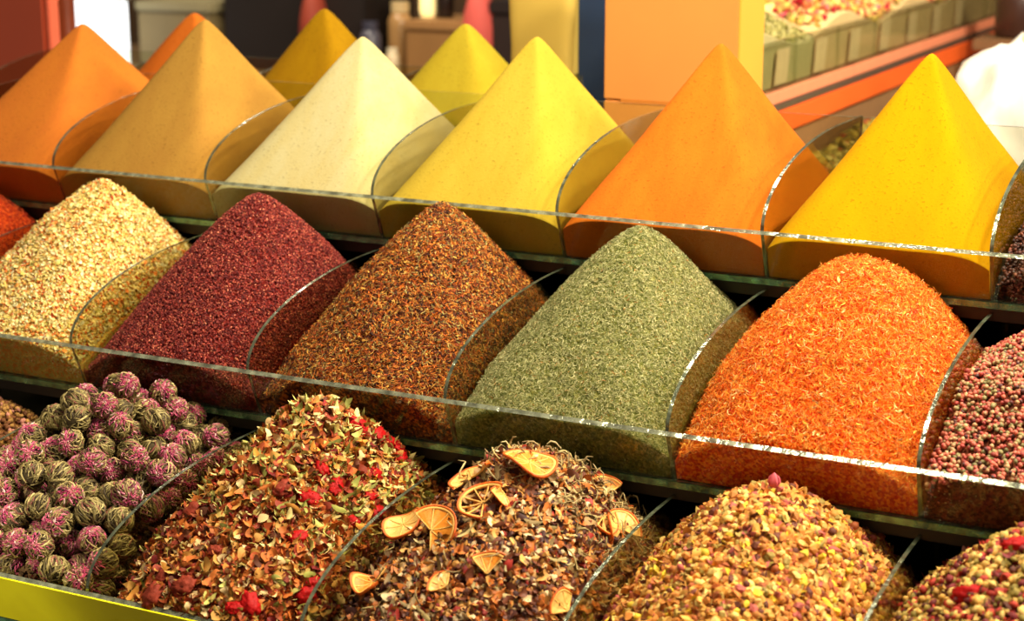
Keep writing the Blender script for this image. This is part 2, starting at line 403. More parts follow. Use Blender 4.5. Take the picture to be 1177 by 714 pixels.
# row 2
heap('chili_flakes', 'red-brown crushed chili heap cut off at the left edge of the middle tier', -1.94, 2, mid(.25, .165, 1),
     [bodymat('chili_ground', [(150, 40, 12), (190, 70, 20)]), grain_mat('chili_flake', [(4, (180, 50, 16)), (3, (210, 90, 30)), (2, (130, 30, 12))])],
     [([TET], 12000, (.0018, .0015, .001), .5, .0008, 1, False, none)])
heap('soup_mix', 'pale cream and orange coarse vegetable seasoning heap in the middle tier', -1.66, 2, mid(.252, .169, 2, tip=.07),
     [bodymat('soup_ground', [(222, 186, 96), (230, 150, 70), (206, 180, 90)]), grain_mat('soup_flake', [(6, (252, 232, 152)), (4, (244, 208, 112)), (2.4, (248, 146, 66)), (1.8, (196, 182, 90)), (.6, (210, 80, 30)), (3, (255, 246, 190))])],
     [([OCT], 20000, (.0022, .0017, .0012), .5, .0008, 1, False, none), (PET, 5000, (.0032, .0025, .0026), .5, .001, 1, True, none)])
heap('ground_sumac', 'dark burgundy coarse sumac heap in the middle tier', -1.38, 2, mid(.246, .169, 3, tip=.09, p=2.4),
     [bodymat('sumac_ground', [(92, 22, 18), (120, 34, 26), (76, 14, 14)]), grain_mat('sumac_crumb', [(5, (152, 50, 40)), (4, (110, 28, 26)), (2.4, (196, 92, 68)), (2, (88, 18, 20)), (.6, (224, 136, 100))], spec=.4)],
     [([OCT, TET], 44000, (.0016, .0013, .0011), .6, .0006, 1, False, none)])
heap('herb_spice_mix', 'rust-orange and black shredded spice mix heap between sumac and green herb', -1.10, 2, mid(.256, .179, 4, tip=.07, p=2.5),
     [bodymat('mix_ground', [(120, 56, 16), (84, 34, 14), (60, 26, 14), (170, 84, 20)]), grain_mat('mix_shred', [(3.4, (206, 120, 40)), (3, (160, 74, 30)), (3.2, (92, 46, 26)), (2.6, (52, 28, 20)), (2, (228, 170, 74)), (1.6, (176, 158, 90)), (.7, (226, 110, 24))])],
     [(ST, 40000, (.0038, .0024, .0024), .35, .0008, 1, False, none), ([TET], 9000, (.0034, .0022, .0014), .5, .001, 1, False, none)])
heap('dried_green_herb', 'grey-green dried herb heap in the middle tier', -.82, 2, mid(.257, .172, 5, tip=.08, p=3.0),
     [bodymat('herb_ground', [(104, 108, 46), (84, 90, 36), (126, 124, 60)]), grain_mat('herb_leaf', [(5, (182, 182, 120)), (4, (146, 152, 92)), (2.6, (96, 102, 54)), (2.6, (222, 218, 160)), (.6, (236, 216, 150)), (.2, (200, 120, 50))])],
     [(ST, 62000, (.0022, .0018, .0018), .35, .0006, 1, False, none)])
heap('dried_safflower', 'bright orange safflower petal heap at the right of the middle tier', -.54, 2, mid(.27, .148, 6, tip=.26, p=2.6, bulge=.02),
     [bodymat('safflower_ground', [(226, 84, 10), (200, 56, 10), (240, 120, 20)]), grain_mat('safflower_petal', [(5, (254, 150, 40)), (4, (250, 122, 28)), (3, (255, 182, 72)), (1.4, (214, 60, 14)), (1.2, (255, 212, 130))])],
     [(STC, 26000, (.0050, .0040, .0034), .45, .0016, 1, False, none), (PET[:2], 3000, (.0036, .0012, .002), .5, .002, 1, True, none)])
heap('mixed_peppercorns', 'mixed pink, cream and green peppercorns at the right end of the middle tier', -.26, 2, mid(.25, .125, 7, tip=.2, p=2.6, hx=.21),
     [bodymat('pepper_ground', [(120, 60, 36), (90, 44, 28)]), grain_mat('peppercorn', [(4, (216, 110, 84)), (3, (206, 160, 110)), (2.5, (150, 140, 84)), (2, (176, 66, 56)), (1, (90, 44, 40))], rough=.5, spec=.5)],
     [([ICO1], 8500, (.0027, .0027, .0027), .5, .0012, 1, True, none)])
heap('black_peppercorns', 'dark brown peppercorns at the right end of the upper tier', -.26, 1, Heap(.23, .14, p=2.4, tip=.15),
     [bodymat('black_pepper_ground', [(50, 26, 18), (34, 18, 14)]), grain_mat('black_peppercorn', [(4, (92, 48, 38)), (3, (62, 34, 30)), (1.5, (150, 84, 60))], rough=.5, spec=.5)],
     [([ICO1], 8000, (.0024, .0024, .0024), .5, .0012, 1, True, none)])

# row 3
heap('tea_mix', 'brown and pink loose tea mix at the left edge behind the tea balls', -1.66, 3, mid(.25, .10, 8, tip=.2, p=2.3),
     [bodymat('tea_ground', [(110, 70, 34), (84, 50, 28)]), grain_mat('tea_piece', [(4, (160, 120, 60)), (3, (120, 74, 40)), (2, (190, 130, 110)), (1, (200, 150, 80))])],
     [(CHK, 5000, (.0045, .0035, .003), .6, .002, 1, True, none)], cat='tea mix')
HB = mid(.275, .158, 10, tip=.17, p=2.4, noise=.008, bulge=.010)
heap('petal_tea_mix', 'orange, gold and green flaked flower tea heap with red dried berries, bottom tier', -1.10, 3, HB,
     [bodymat('petal_ground', [(130, 60, 20), (96, 44, 18), (150, 90, 30)]),
      grain_mat('petal_flake', [(4, (206, 116, 50)), (3, (176, 82, 40)), (2.6, (222, 164, 80)), (2, (150, 58, 34)), (1.2, (176, 150, 76)), (1.8, (244, 214, 150)), (1, (134, 34, 30)), (2, (100, 52, 28))], rough=.6),
      grain_mat('green_bract', [(3, (196, 190, 100)), (2, (150, 150, 70)), (2, (226, 206, 130)), (1, (220, 150, 60))])],
     [(PET, 8000, (.0070, .0054, .0055), .6, .003, 1, True, none), (CHK, 3600, (.0042, .0034, .003), .6, .003, 1, True, none),
      (PET[1:3], 1300, (.009, .0035, .006), .6, .005, 2, True, lambda x, y: (y > .12)*1.0+.25), (STC, 700, (.008, .005, .005), .5, .005, 2, False, none)], cat='tea mix')
HC = mid(.262, .140, 11, tip=.22, p=2.4, noise=.006, bulge=.014)
heap('fruit_tea_mix', 'dark fruit tea heap with curled grey stems under dried orange slices', -.82, 3, HC,
     [bodymat('fruit_ground', [(80, 40, 20), (54, 26, 16), (110, 60, 30)]),
      grain_mat('fruit_piece', [(3, (110, 56, 28)), (2, (70, 32, 24)), (3, (204, 116, 44)), (2.6, (224, 164, 84)), (1.8, (156, 120, 66)), (1.3, (244, 214, 160)), (.7, (160, 44, 30))], rough=.55, spec=.4),
      grain_mat('grey_stem', [(3, (176, 156, 100)), (2, (150, 128, 84)), (1, (206, 186, 130))])],
     [(CHK, 6500, (.0062, .0042, .0026), .6, .003, 1, False, none), (PET, 4200, (.0072, .0046, .005), .6, .003, 1, True, none),
      (STC, 1900, (.012, .013, .013), .35, .003, 2, True, lambda x, y: np.exp(-((y-.29)/.075)**2)*(1+np.clip(x*14, -.9, 1.8))+.02),
      (PET[:2], 350, (.010, .003, .006), .5, .005, 2, True, none)], cat='tea mix')
HD = mid(.29, .140, 12, tip=.2, p=2.4, noise=.007, bulge=.012)
heap('flower_bud_mix', 'yellow, tan and pink dried bud heap in the bottom tier', -.54, 3, HD,
     [bodymat('bud_ground', [(150, 90, 36), (120, 66, 28)]),
      grain_mat('bud', [(5, (226, 166, 76)), (4, (206, 132, 58)), (3, (244, 208, 116)), (2, (180, 96, 48)), (1.4, (170, 146, 70)), (1.2, (190, 96, 84)), (1.4, (110, 58, 40)), (1.2, (246, 208, 60))], rough=.6)],
     [(CHK, 7500, (.0074, .0052, .0044), .6, .003, 1, False, none), ([ICO1], 1000, (.0048, .0048, .0048), .6, .004, 1, True, none),
      (PET, 3600, (.006, .004, .005), .6, .004, 1, True, none)], cat='tea mix')
HE = mid(.27, .14, 13, hx=.18, bulge=.01, tip=.16, p=2.4, noise=.005)
heap('berry_tea_mix', 'red and green berry tea heap at the right end of the bottom tier', -.26, 3, HE,
     [bodymat('berry_ground', [(110, 60, 30), (90, 34, 24)]),
      grain_mat('berry_piece', [(4, (206, 160, 76)), (3, (150, 130, 56)), (2.4, (176, 56, 40)), (2, (120, 40, 40)), (2, (232, 196, 110)), (1, (96, 50, 34))], rough=.6)],
     [(CHK, 6500, (.0062, .005, .0044), .6, .003, 1, True, none), (PET, 1200, (.006, .004, .005), .6, .004, 1, True, none)], cat='tea mix')

# ------------------------------------------------------------------ flowering tea balls
def blade(b, g, r, w, a, ax, t0, t1, tw, lift, mi, n=8):
    """one thin leaf laid along the ball from t0 to t1 (polar angle) about the axis ax"""
    ax = ax/np.linalg.norm(ax); u = np.cross(ax, [1, 0, .3]); u /= np.linalg.norm(u); v_ = np.cross(ax, u); V = []
    for i in range(n):
        th = t0+(t1-t0)*i/(n-1); ph = a+tw*(i/(n-1)-.5)+g.uniform(-.03, .03)
        rad = u*math.cos(ph)+v_*math.sin(ph)
        d = ax*math.cos(th)+rad*math.sin(th); s_ = np.cross(ax, rad)
        ww = w*math.sin(math.pi*(i+.6)/n)+.00015; q = r*lift*(1+.03*math.sin(i*1.7+a*3))
        V += [tuple(d*(q-.0005)-s_*ww), tuple(d*(q+.0007)), tuple(d*(q-.0005)+s_*ww)]
    F = []
    for i in range(n-1): F += [(i*3, i*3+1, i*3+4, i*3+3), (i*3+1, i*3+2, i*3+5, i*3+4)]
    b.add(V, F, mi)
def ball_mesh(seed, r=.018):
    """a ball of bundled leaf blades wound from the foot to the crown"""
    g = np.random.default_rng(seed); b = MB()
    v, f = ICO2; b.add([tuple(p*r*.88) for p in v], [tuple(q) for q in f], 0)
    for k in range(150):
        t0 = g.uniform(.02, 1.6)
        blade(b, g, r, g.uniform(.0006, .0014), g.uniform(0, 6.28), np.array([g.normal(0, .28), g.normal(0, .28), 1]), t0, t0+g.uniform(.7, 1.5), g.uniform(-.9, .9), g.uniform(.90, 1.03), 1)
    return b
def tuft_mesh(seed, r=.018, spread=.9):
    """pink petals showing through the crown"""
    g = np.random.default_rng(seed); b = MB()
    for k in range(80):
        t0 = abs(g.normal(0, .38))*spread
        blade(b, g, r, g.uniform(.0005, .0013), g.uniform(0, 6.28), np.array([g.normal(0, .2), g.normal(0, .2), 1]), t0, t0+g.uniform(.2, .5), g.uniform(-.5, .5), g.uniform(1.02, 1.055), 0, 6)
    return b
core_m = plain('ball_core', (70, 58, 30), .9)
blade_m = grain_mat('ball_blade', [(4, (160, 144, 86)), (3.4, (128, 114, 64)), (2.6, (84, 68, 42)), (1.6, (206, 188, 122)), (1.4, (146, 84, 72))], rough=.6, spec=.35)
blade_p = grain_mat('ball_blade_purplish', [(4, (150, 128, 80)), (3.4, (104, 78, 52)), (2.6, (160, 80, 96)), (1.4, (200, 178, 116))], rough=.6, spec=.35)
tuft_m = grain_mat('ball_petal', [(3, (206, 84, 124)), (3, (222, 136, 152)), (2.4, (156, 56, 96)), (1.4, (246, 206, 196)), (2, (160, 138, 88))], rough=.6)
protos = []
for s_ in range(6):
    green = s_ < 2
    body_me = ball_mesh(100+s_)
    me = pymesh(body_me.v, body_me.f, body_me.mi); me.materials.append(core_m); me.materials.append(blade_m if s_ < 4 else blade_p)
    me.polygons.foreach_set('use_smooth', [True]*len(me.polygons))
    tu = None
    if not green:
        t = tuft_mesh(200+s_, spread=.8+.25*(s_ % 3)); tu = pymesh(t.v, t.f, t.mi); tu.materials.append(tuft_m)
    protos.append((me, tu))
HA = mid(.262, .142, 9, tip=.22, p=2.5, noise=.004, bulge=.02)
BR = .0182
def pack(hp, layer, n, dmin, seed):
    g = np.random.default_rng(seed); lim = XI-BR-.002
    x = g.uniform(-lim, lim, 6000); y = g.uniform(.022, .36, 6000)
    pts = []
    for a, b_ in zip(x, y):
        z = float(hp.h(a, b_))-layer
        if z < .02+(-DZ): continue
        p = np.array([a, b_, z])
        if all(np.sum((p-q)**2) > dmin**2 for q in pts): pts.append(p)
        if len(pts) >= n: break
    return np.array(pts)
pts = pack(HA, 0.0, 200, .031, 5)
low = pack(HA, .024, 200, .031, 6)
P = np.vstack([pts, low]); top_n = len(pts)
for it in range(160):                                # push overlapping balls apart
    d = P[:, None]-P[None]; r_ = np.linalg.norm(d, axis=2)+np.eye(len(P))
    ov = np.clip(2*BR*.975-r_, 0, None)*(1-np.eye(len(P)))
    P += (d/r_[..., None]*ov[..., None]).sum(1)*.28
    P[:, 0] = np.clip(P[:, 0], -XI+BR+.001, XI-BR-.001); P[:, 1] = np.clip(P[:, 1], .0245+.008, .40); P[:, 2] = np.maximum(P[:, 2], -DZ+BR+.002)
    m_ = P[:, 1]-BR < yfront(np.minimum(P[:, 2]-BR*.4, 0))+.001
    P[m_, 1] += .0006
    tgt = HA.h(P[:, 0], P[:, 1]); tgt[top_n:] -= .024
    P[:, 2] += (tgt-P[:, 2])*.06
order = np.argsort(P[:, 1])
for i in order:
    p = P[i]
    k = int(rng.choice(6, p=[.23, .23, .15, .15, .12, .12]))
    me, tu = protos[k]
    o = bpy.data.objects.new('tea_ball', me); COL.objects.link(o)
    o.location = (-1.38+p[0], 1.42+p[1], .824+p[2]); s_ = rng.uniform(.90, 1.0); o.scale = (s_, s_, s_*rng.uniform(.92, 1))
    to = np.array([rng.normal(.35, .6), rng.normal(-.75, .6), rng.normal(.65, .5)]) if tu else rng.normal(0, 1, 3)
    import mathutils
    o.rotation_mode = 'QUATERNION'
    o.rotation_quaternion = mathutils.Vector(to).to_track_quat('Z', 'Y') @ mathutils.Quaternion((0, 0, 1), rng.uniform(0, 6.28))
    if not tu: tag(o, 'round flowering tea ball wrapped all in grey-green leaves, bottom left bin', 'tea ball', 'flowering tea balls in the bottom left bin')
    elif k < 4: tag(o, 'round grey-green flowering tea ball with a pink petal crown, bottom left bin', 'tea ball', 'flowering tea balls in the bottom left bin')
    else: tag(o, 'round purplish-brown flowering tea ball with a magenta petal crown, bottom left bin', 'tea ball', 'flowering tea balls in the bottom left bin')
    if tu:
        c = bpy.data.objects.new('petal_crown', tu); COL.objects.link(c); c.parent = o; c['label'] = 'pink petal crown'
Hs = Heap(HA.ya, HA.za, base=HA.base, p=HA.p, hx=HA.hx, yb=HA.yb, tip=HA.tip)
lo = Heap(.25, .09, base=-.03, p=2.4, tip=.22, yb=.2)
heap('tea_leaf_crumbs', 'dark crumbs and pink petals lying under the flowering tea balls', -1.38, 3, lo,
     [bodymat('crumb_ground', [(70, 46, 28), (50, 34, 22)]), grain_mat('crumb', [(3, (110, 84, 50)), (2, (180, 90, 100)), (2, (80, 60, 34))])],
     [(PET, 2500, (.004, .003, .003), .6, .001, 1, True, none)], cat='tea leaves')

# ------------------------------------------------------------------ things lying on the heaps
def cast(u, v, hp, cx, row):
    """where a view ray meets a heap (used once, to read positions off the photograph)"""
    d = _F*F_PX+_R*(u-588.5)+_D*(v-357); d = d/F_PX
    Y, Z = ROWS[row]
    for t in np.linspace(1.2, 2.6, 1400):
        p = CAM+d*t; x, y, z = p[0]-cx, p[1]-Y, p[2]-Z
        x = float(np.clip(x, -.134, .134)) if abs(x) < .20 else x
        if 0 <= y <= .42 and abs(x) < .145 and z <= float(hp.h(x, y)): return np.array([x, y, z]), hp.normal(np.array([x]), np.array([y]))[0]
    return None, None
def berry_mesh(seed, l=.011, w=.008):
    g = np.random.default_rng(seed); v, f = ico(3)
    n = np.sin(v[:, 0]*9+seed)*np.sin(v[:, 1]*11+1)*np.sin(v[:, 2]*10+2)
    wr = 1+.26*n+.15*np.sin(np.arctan2(v[:, 1], v[:, 2])*7+v[:, 0]*4)
    v = v*wr[:, None]*np.array([l, w, w*.8]); v[:, 2] += .18*v[:, 0]**2/l
    me = pymesh(v, f); me.polygons.foreach_set('use_smooth', [True]*len(me.polygons)); return me
red_m = plain('dried_berry_skin', (164, 14, 14), .5, noise=.5, scale=160, bump=.6, spec=.15)
mar_m = plain('dried_rose_skin', (134, 52, 34), .65, noise=.5, scale=160, bump=.6, spec=.15)
bmes = [berry_mesh(s_) for s_ in range(4)]
for m_ in bmes[:]: m_.materials.append(red_m)
bm2 = [berry_mesh(10+s_, .012, .010) for s_ in range(2)]
for m_ in bm2: m_.materials.append(mar_m)
def berry(u, v, hp, cx, s_, mar, lab, grp):
    p, n = cast(u, v, hp, cx, 3)
    if p is None: return
    o = bpy.data.objects.new('dried_rose_piece' if mar else 'dried_berry', random.choice(bm2 if mar else bmes)); COL.objects.link(o)
    q = p+n*.005; q[0] = np.clip(q[0], -XI+.012, XI-.012)
    o.location = (cx+q[0], 1.42+q[1], .824+q[2]); o.scale = (s_,)*3
    o.rotation_mode = 'QUATERNION'; o.rotation_quaternion = mathutils.Vector(n).to_track_quat('Z', 'Y') @ mathutils.Quaternion((0, 0, 1), random.uniform(0, 6.28))
    tag(o, lab, 'dried flower piece' if mar else 'dried berry', grp)
for u, v, s_ in [(355, 576, 1.15), (384, 563, 1.1), (369, 544, 1.0), (426, 547, 1.0), (407, 490, 1.1), (430, 592, .95), (422, 574, .9), (396, 467, .8), (432, 503, 1.0), (457, 528, 1.0), (445, 511, .9), (452, 516, .8), (342, 622, 1.0), (351, 686, 1.15), (288, 697, 1.3), (270, 702, 1.0), (360, 672, .9), (414, 497, .8), (404, 602, .8), (418, 486, .8)]:
    berry(u, v, HB, -1.10, s_, False, 'small wrinkled bright red dried berry on the orange and gold flower tea heap', 'red dried berries on the flower tea heap')
for u, v, s_ in [(242, 545, 1.0), (177, 595, 1.1), (225, 593, 1.1), (169, 641, 1.5), (192, 666, .9), (181, 689, 1.3), (215, 678, 1.2), (250, 638, .8), (196, 576, .9), (325, 565, 1.0)]:
    berry(u, v, HB, -1.10, s_, True, 'crumpled dusty red dried rose piece near the left divider of the flower tea heap' if u < 300 else 'crumpled dusty red dried rose piece in the middle of the flower tea heap', 'dried rose pieces on the flower tea heap')
for u, v, s_, lab in [(1115, 688, 1.3, 'red dried berry low on the heap at the bottom right corner'), (1168, 632, 1.1, 'red dried berry at the right edge of the photo on the berry tea heap'), (1066, 645, .9, 'red dried berry near the left divider of the berry tea heap')]:
    berry(u, v, HE, -.26, s_, False, lab, 'red dried berries on the berry tea heap')

pk = plain('pink_bud', (206, 90, 100), .6, noise=.3, scale=100)
rind_m = plain('orange_rind', (204, 92, 6), .5, noise=.25, scale=120, bump=.4)
pith_m = plain('orange_pith', (236, 180, 88), .7, noise=.15, scale=120)
def pulp_mat(name, a, b_, seg):
    m, n, l, p = new_mat(name); p.inputs['Roughness'].default_value = .45
    tc = n.new('ShaderNodeTexCoord'); t = n.new('ShaderNodeTexNoise'); t.inputs['Scale'].default_value = 260; t.inputs['Detail'].default_value = 4
    l.new(tc.outputs['Object'], t.inputs['Vector'])
    mx = n.new('ShaderNodeMix'); mx.data_type = 'RGBA'; mx.inputs[6].default_value = c4(a); mx.inputs[7].default_value = c4(b_)
    l.new(t.outputs['Fac'], mx.inputs[0]); l.new(mx.outputs[2], p.inputs['Base Color'])
    bp = n.new('ShaderNodeBump'); bp.inputs['Strength'].default_value = .6; bp.inputs['Distance'].default_value = .001
    l.new(t.outputs['Fac'], bp.inputs['Height']); l.new(bp.outputs['Normal'], p.inputs['Normal']); return m
pulp_o = pulp_mat('orange_pulp', (206, 104, 12), (234, 156, 40), 9)
pulp_y = pulp_mat('pale_pulp', (220, 156, 60), (246, 208, 126), 9)
def slice_parts(r=.024, warp=.004, start=0, end=2*math.pi, seed=0, hollow=False):
    """returns rind, membrane and pulp meshes of a dried citrus slice (part of a disc from start to end)"""
    g = np.random.default_rng(seed); a1, a2 = g.uniform(0, 6.28, 2); N = 60; th = .0013
    def w(x, y, z):
        rr = math.hypot(x, y)/r; a = math.atan2(y, x)
        return (x, y, z+warp*rr*rr*math.sin(2*a+a1)+warp*.5*rr*math.sin(3*a+a2)+warp*.8*rr**3)
    full = end-start > 6.2
    def ring(r0, r1, t, mb, mi=0):
        V = []; F = []
        for i in range(N+1):
            a = start+(end-start)*i/N; c, s_ = math.cos(a), math.sin(a)
            for q, z in ((r0, -t), (r0, t), (r1, t), (r1, -t)): V.append(w(q*c, q*s_, z))
        for i in range(N):
            for k in range(4): F.append((i*4+k, i*4+(k+1) % 4, i*4+4+(k+1) % 4, i*4+4+k))
        if not full: F += [(0, 1, 2, 3), (N*4+3, N*4+2, N*4+1, N*4)]
        mb.add(V, F, mi)
    rind = MB(); ring(r*.93, r, th*1.25, rind)
    pith = MB(); ring(r*.84, r*.93, th, pith)
    nseg = max(3, round(9*(end-start)/6.283)); 
    for k in range(nseg+(0 if full else 1)):
        a = start+(end-start)*k/nseg; c, s_ = math.cos(a), math.sin(a); hw = .0006
        V = []; 
        for q in np.linspace(.03*r, r*.86, 6):
            for sx, z in ((-hw, -th*.9), (-hw, th*.9), (hw, th*.9), (hw, -th*.9)): V.append(w(q*c-sx*s_, q*s_+sx*c, z))
        F = []
        for i in range(5):
            for j in range(4): F.append((i*4+j, i*4+(j+1) % 4, i*4+4+(j+1) % 4, i*4+4+j))
        pith.add(V, F)
    pulp = MB()
    if not hollow:
        for k in range(nseg):
            a0 = start+(end-start)*k/nseg+.06; a3 = start+(end-start)*(k+1)/nseg-.06; V = []; n1, n2 = 6, 5
            for z in (-th*.55, th*.55):
                for j in range(n2):
                    for i in range(n1):
                        a = a0+(a3-a0)*i/(n1-1); q = r*(.12+.72*j/(n2-1)); V.append(w(q*math.cos(a), q*math.sin(a), z*(1+.5*g.uniform(-1, 1))))
            F = []
            for lay in (0, 1):
                o_ = lay*n1*n2
                for j in range(n2-1):
                    for i in range(n1-1):
                        F.append((o_+j*n1+i, o_+j*n1+i+1, o_+(j+1)*n1+i+1, o_+(j+1)*n1+i))
            pulp.add(V, F)
    return rind, pith, pulp
def citrus(u, v, lab, r=.024, start=0, end=2*math.pi, rz=0, tilt=(0, 0, 0), yellow=False, hollow=False, seed=0, lift=.009, warp=.004, name='orange_slice', pos=None, nrm=(0, 0, 1)):
    r *= 1.18; lift *= .95
    p, n = cast(u, v, HC, -.82, 3)
    if pos: p, n = np.array(pos, float), np.array(nrm, float)
    if p is None: p, n = np.array([0, .2, .1]), np.array([0, 0, 1.])
    q = p+n*lift; q[0] = np.clip(q[0], -XI+r*.6, XI-r*.6)
    root = empty(name, (-.82+q[0], 1.42+q[1], .824+q[2]))
    nn = mathutils.Vector(n)+mathutils.Vector(tilt); root.rotation_mode = 'QUATERNION'
    root.rotation_quaternion = nn.to_track_quat('Z', 'Y') @ mathutils.Quaternion((0, 0, 1), rz)
    a, b_, c = slice_parts(r, warp, start, end, seed, hollow)
    a.build('rind', rind_m, root, True); b_.build('pith', pith_m, root, True)
    if not hollow: c.build('pulp', pulp_y if yellow else pulp_o, root, True)
    tag(root, lab, 'dried fruit slice', 'dried orange slices on the fruit tea heap')
PIh = math.pi
citrus(606, 541, 'large round dried orange slice at the top of the fruit tea heap', .026, tilt=(0, .35, .5), seed=1, lift=.012)
citrus(546, 556, 'curved dried orange slice tucked below the topmost round one, to its left', .022, 0, 4.2, rz=1.2, tilt=(-.3, .1, .3), yellow=True, seed=2, lift=.009)
citrus(557, 585, 'thin open ring of dried orange rind below the top slices', .024, .4, 4.4, rz=.6, hollow=True, seed=3, lift=.009)
citrus(446, 634, 'narrow tilted dried orange slice leaning on the left divider', .020, tilt=(-.1, -.35, .3), yellow=True, seed=4, lift=.016, pos=(-.098, .165, .064), nrm=(-.3, -.2, 1))
citrus(504, 619, 'bright dried orange half slice with thick rind, left side of the fruit tea heap', .026, -.4, 3.4, rz=-.9, tilt=(.45, -.35, .3), seed=5, lift=.015)
citrus(435, 676, 'curled dried orange slice at the lower left of the fruit tea heap', .019, 0, 4.6, rz=2.2, hollow=False, tilt=(.2, .2, 0), seed=6, warp=.007)
citrus(517, 679, 'small torn yellow citrus wedge low on the fruit tea heap', .017, 0, 1.9, rz=1.9, yellow=True, seed=7)
citrus(560, 665, 'upright torn golden orange piece in the middle of the fruit tea heap', .021, .3, 1.7, rz=.2, tilt=(.3, .3, -.2), seed=8, lift=.010, warp=.008)
citrus(712, 574, 'orange dried half slice at the right shoulder of the fruit tea heap', .021, 0, 3.3, rz=.3, tilt=(.2, -.2, .1), seed=9, lift=.011, pos=(.078, .302, .090), nrm=(.3, -.1, 1))
citrus(687, 599, 'narrow orange rind curl beside the pale slice on the right slope', .018, 0, 2.8, rz=3.4, hollow=True, tilt=(.4, -.2, 0), seed=10)
citrus(706, 613, 'pale cream dried citrus slice against the right divider', .020, 0, 4.4, rz=-.8, tilt=(.0, -.3, 0), yellow=True, seed=11, lift=.011)
citrus(742, 580, 'thin brownish rind strip sticking out beyond the right divider side', .018, .4, 2.4, rz=.2, hollow=True, tilt=(.3, 0, .3), seed=12, lift=.010, pos=(.102, .315, .056), nrm=(.4, 0, 1))
citrus(648, 706, 'yellow citrus wedge at the bottom edge of the photo on the fruit tea heap', .020, 0, 2.2, rz=.8, yellow=True, seed=13)
citrus(581, 577, 'small frayed yellow citrus scrap under the topmost round slice', .013, 0, 3.0, rz=2.2, yellow=True, seed=14, lift=.011, warp=.006)

# a pink bud crowning the yellow bud heap
p, n = cast(899, 556, HD, -.54, 3)
if p is None: p = np.array([0, .28, .146])
m = MB(); m.lathe([(.0001, -.006), (.004, -.005), (.0062, -.001), (.0058, .003), (.0035, .007), (.0012, .010), (.0001, .011)], n=14)
for k in range(5):
    a = k*1.257; c_, s_ = math.cos(a), math.sin(a)
    V = [(c_*r_-s_*w_, s_*r_+c_*w_, z_) for r_, w_, z_ in ((.004, -.002, -.004), (.004, .002, -.004), (.0068, .003, 0), (.0068, -.003, 0), (.0055, .0018, .006), (.0055, -.0018, .006), (.0035, 0, .009))]
    m.add(V, [(0, 1, 2, 3), (3, 2, 4, 5), (5, 4, 6)])
tag(m.build('rose_bud', pk, None, True, (-.54+p[0], 1.42+p[1], .824+p[2]+.006)), 'small pink rose bud crowning the yellow bud heap', 'flower bud')

# ------------------------------------------------------------------ counter under the tiers
ct = tag(empty('stepped_counter', (0, 0, 0)), 'dark stepped counter carrying the tiers of glass bins', 'counter')
dark = plain('dark_counter_board', (34, 30, 22), .5, noise=.3)
for (Y, Z), (xa, xb), nxt in (((1.42, .824), (-1.82, -.10), 1.74), ((1.74, .999), (-2.10, -.10), 2.047), ((2.047, 1.17), (-2.10, -.10), 2.50)):
    m = MB(); m.box((xa, Y+.035, Z-DZ-.026), (xb, Y+DEPTH+.02, Z-DZ-.009), bev=.002); m.build('shelf_board', dark, ct)
    m = MB(); m.box((xa, Y+DEPTH+.022, Z-DZ-.02), (xb, Y+DEPTH+.034, Z+.10)); 
    if Y < 2: m.build('riser_board', dark, ct)
m = MB(); m.box((-2.43, 2.515, Z0-DZ-.026), (-.10, 2.935, Z0-DZ-.009), bev=.002); m.build('shelf_board', dark, ct)
m = MB(); m.box((-2.08, 1.50, 0), (-.12, 2.92, .73), bev=.004); m.build('carcass', dark, ct)
m = MB(); m.box((-2.40, 1.92, .731), (-.12, 2.92, .905), bev=.004); m.build('carcass', dark, ct)
m = MB(); m.box((-2.40, 2.22, .906), (-.12, 2.92, 1.075), bev=.004); m.build('carcass', dark, ct)

# front fascia of the bottom tier (bright yellow-green, seen at the lower left)
lim = tag(empty('lime_fascia', (0, 0, 0)), 'bright yellow-green acrylic strip fronting the bottom tier at lower left', 'fascia')
m = MB(); Y, Z = ROWS[3]
m.add([(-1.82, Y-.004, Z-.002), (-.10, Y-.004, Z-.002), (-.10, Y+DY-.005, Z-DZ), (-1.82, Y+DY-.005, Z-DZ), (-1.82, Y-.001, Z-.002), (-.10, Y-.001, Z-.002), (-.10, Y+DY-.003, Z-DZ), (-1.82, Y+DY-.003, Z-DZ)],
      [(0, 3, 2, 1), (4, 5, 6, 7), (0, 1, 5, 4), (3, 7, 6, 2), (0, 4, 7, 3), (1, 2, 6, 5)])
m.build('acrylic_strip', LIME, lim)

# ------------------------------------------------------------------ behind: boxes on the counter
card = plain('cardboard_orange', (212, 140, 62), .8, noise=.06, scale=12)
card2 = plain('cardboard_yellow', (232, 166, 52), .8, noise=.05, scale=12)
ZC = Z0-DZ-.008
bx = tag(empty('cardboard_box', (-.965, 2.60, ZC)), 'tall plain orange-tan cardboard box behind the deep orange pyramid', 'box')
m = MB(); m.box((-.16, -.02, .001), (.062, .095, .150), bev=.002); m.box((-.16, -.02, .1515), (.062, .095, .42), bev=.002)
m.build('carton', card, bx)
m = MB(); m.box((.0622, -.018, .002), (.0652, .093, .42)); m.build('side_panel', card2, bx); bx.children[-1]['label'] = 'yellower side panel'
m = MB(); m.box((-.13, -.0213, .148), (.03, -.0203, .1535)); m.build('tape_seam', plain('seam', (196, 120, 40), .6), bx)
m = MB()
for dx, dz in ((.025, .225), (.048, .235), (.035, .205), (.05, .195), (.018, .215)):
    m.lathe([(.0001, -.0005), (.0035, -.0005), (.0035, .0005), (.0001, .0005)], (0, 0, 0), 8)
    k = len(m.v)-32
    for i in range(k, len(m.v)): x_, y_, z_ = m.v[i]; m.v[i] = (x_+dx, -.0208+z_, y_+dz)
m.build('brown_spot', plain('spot', (150, 60, 20), .8), bx)
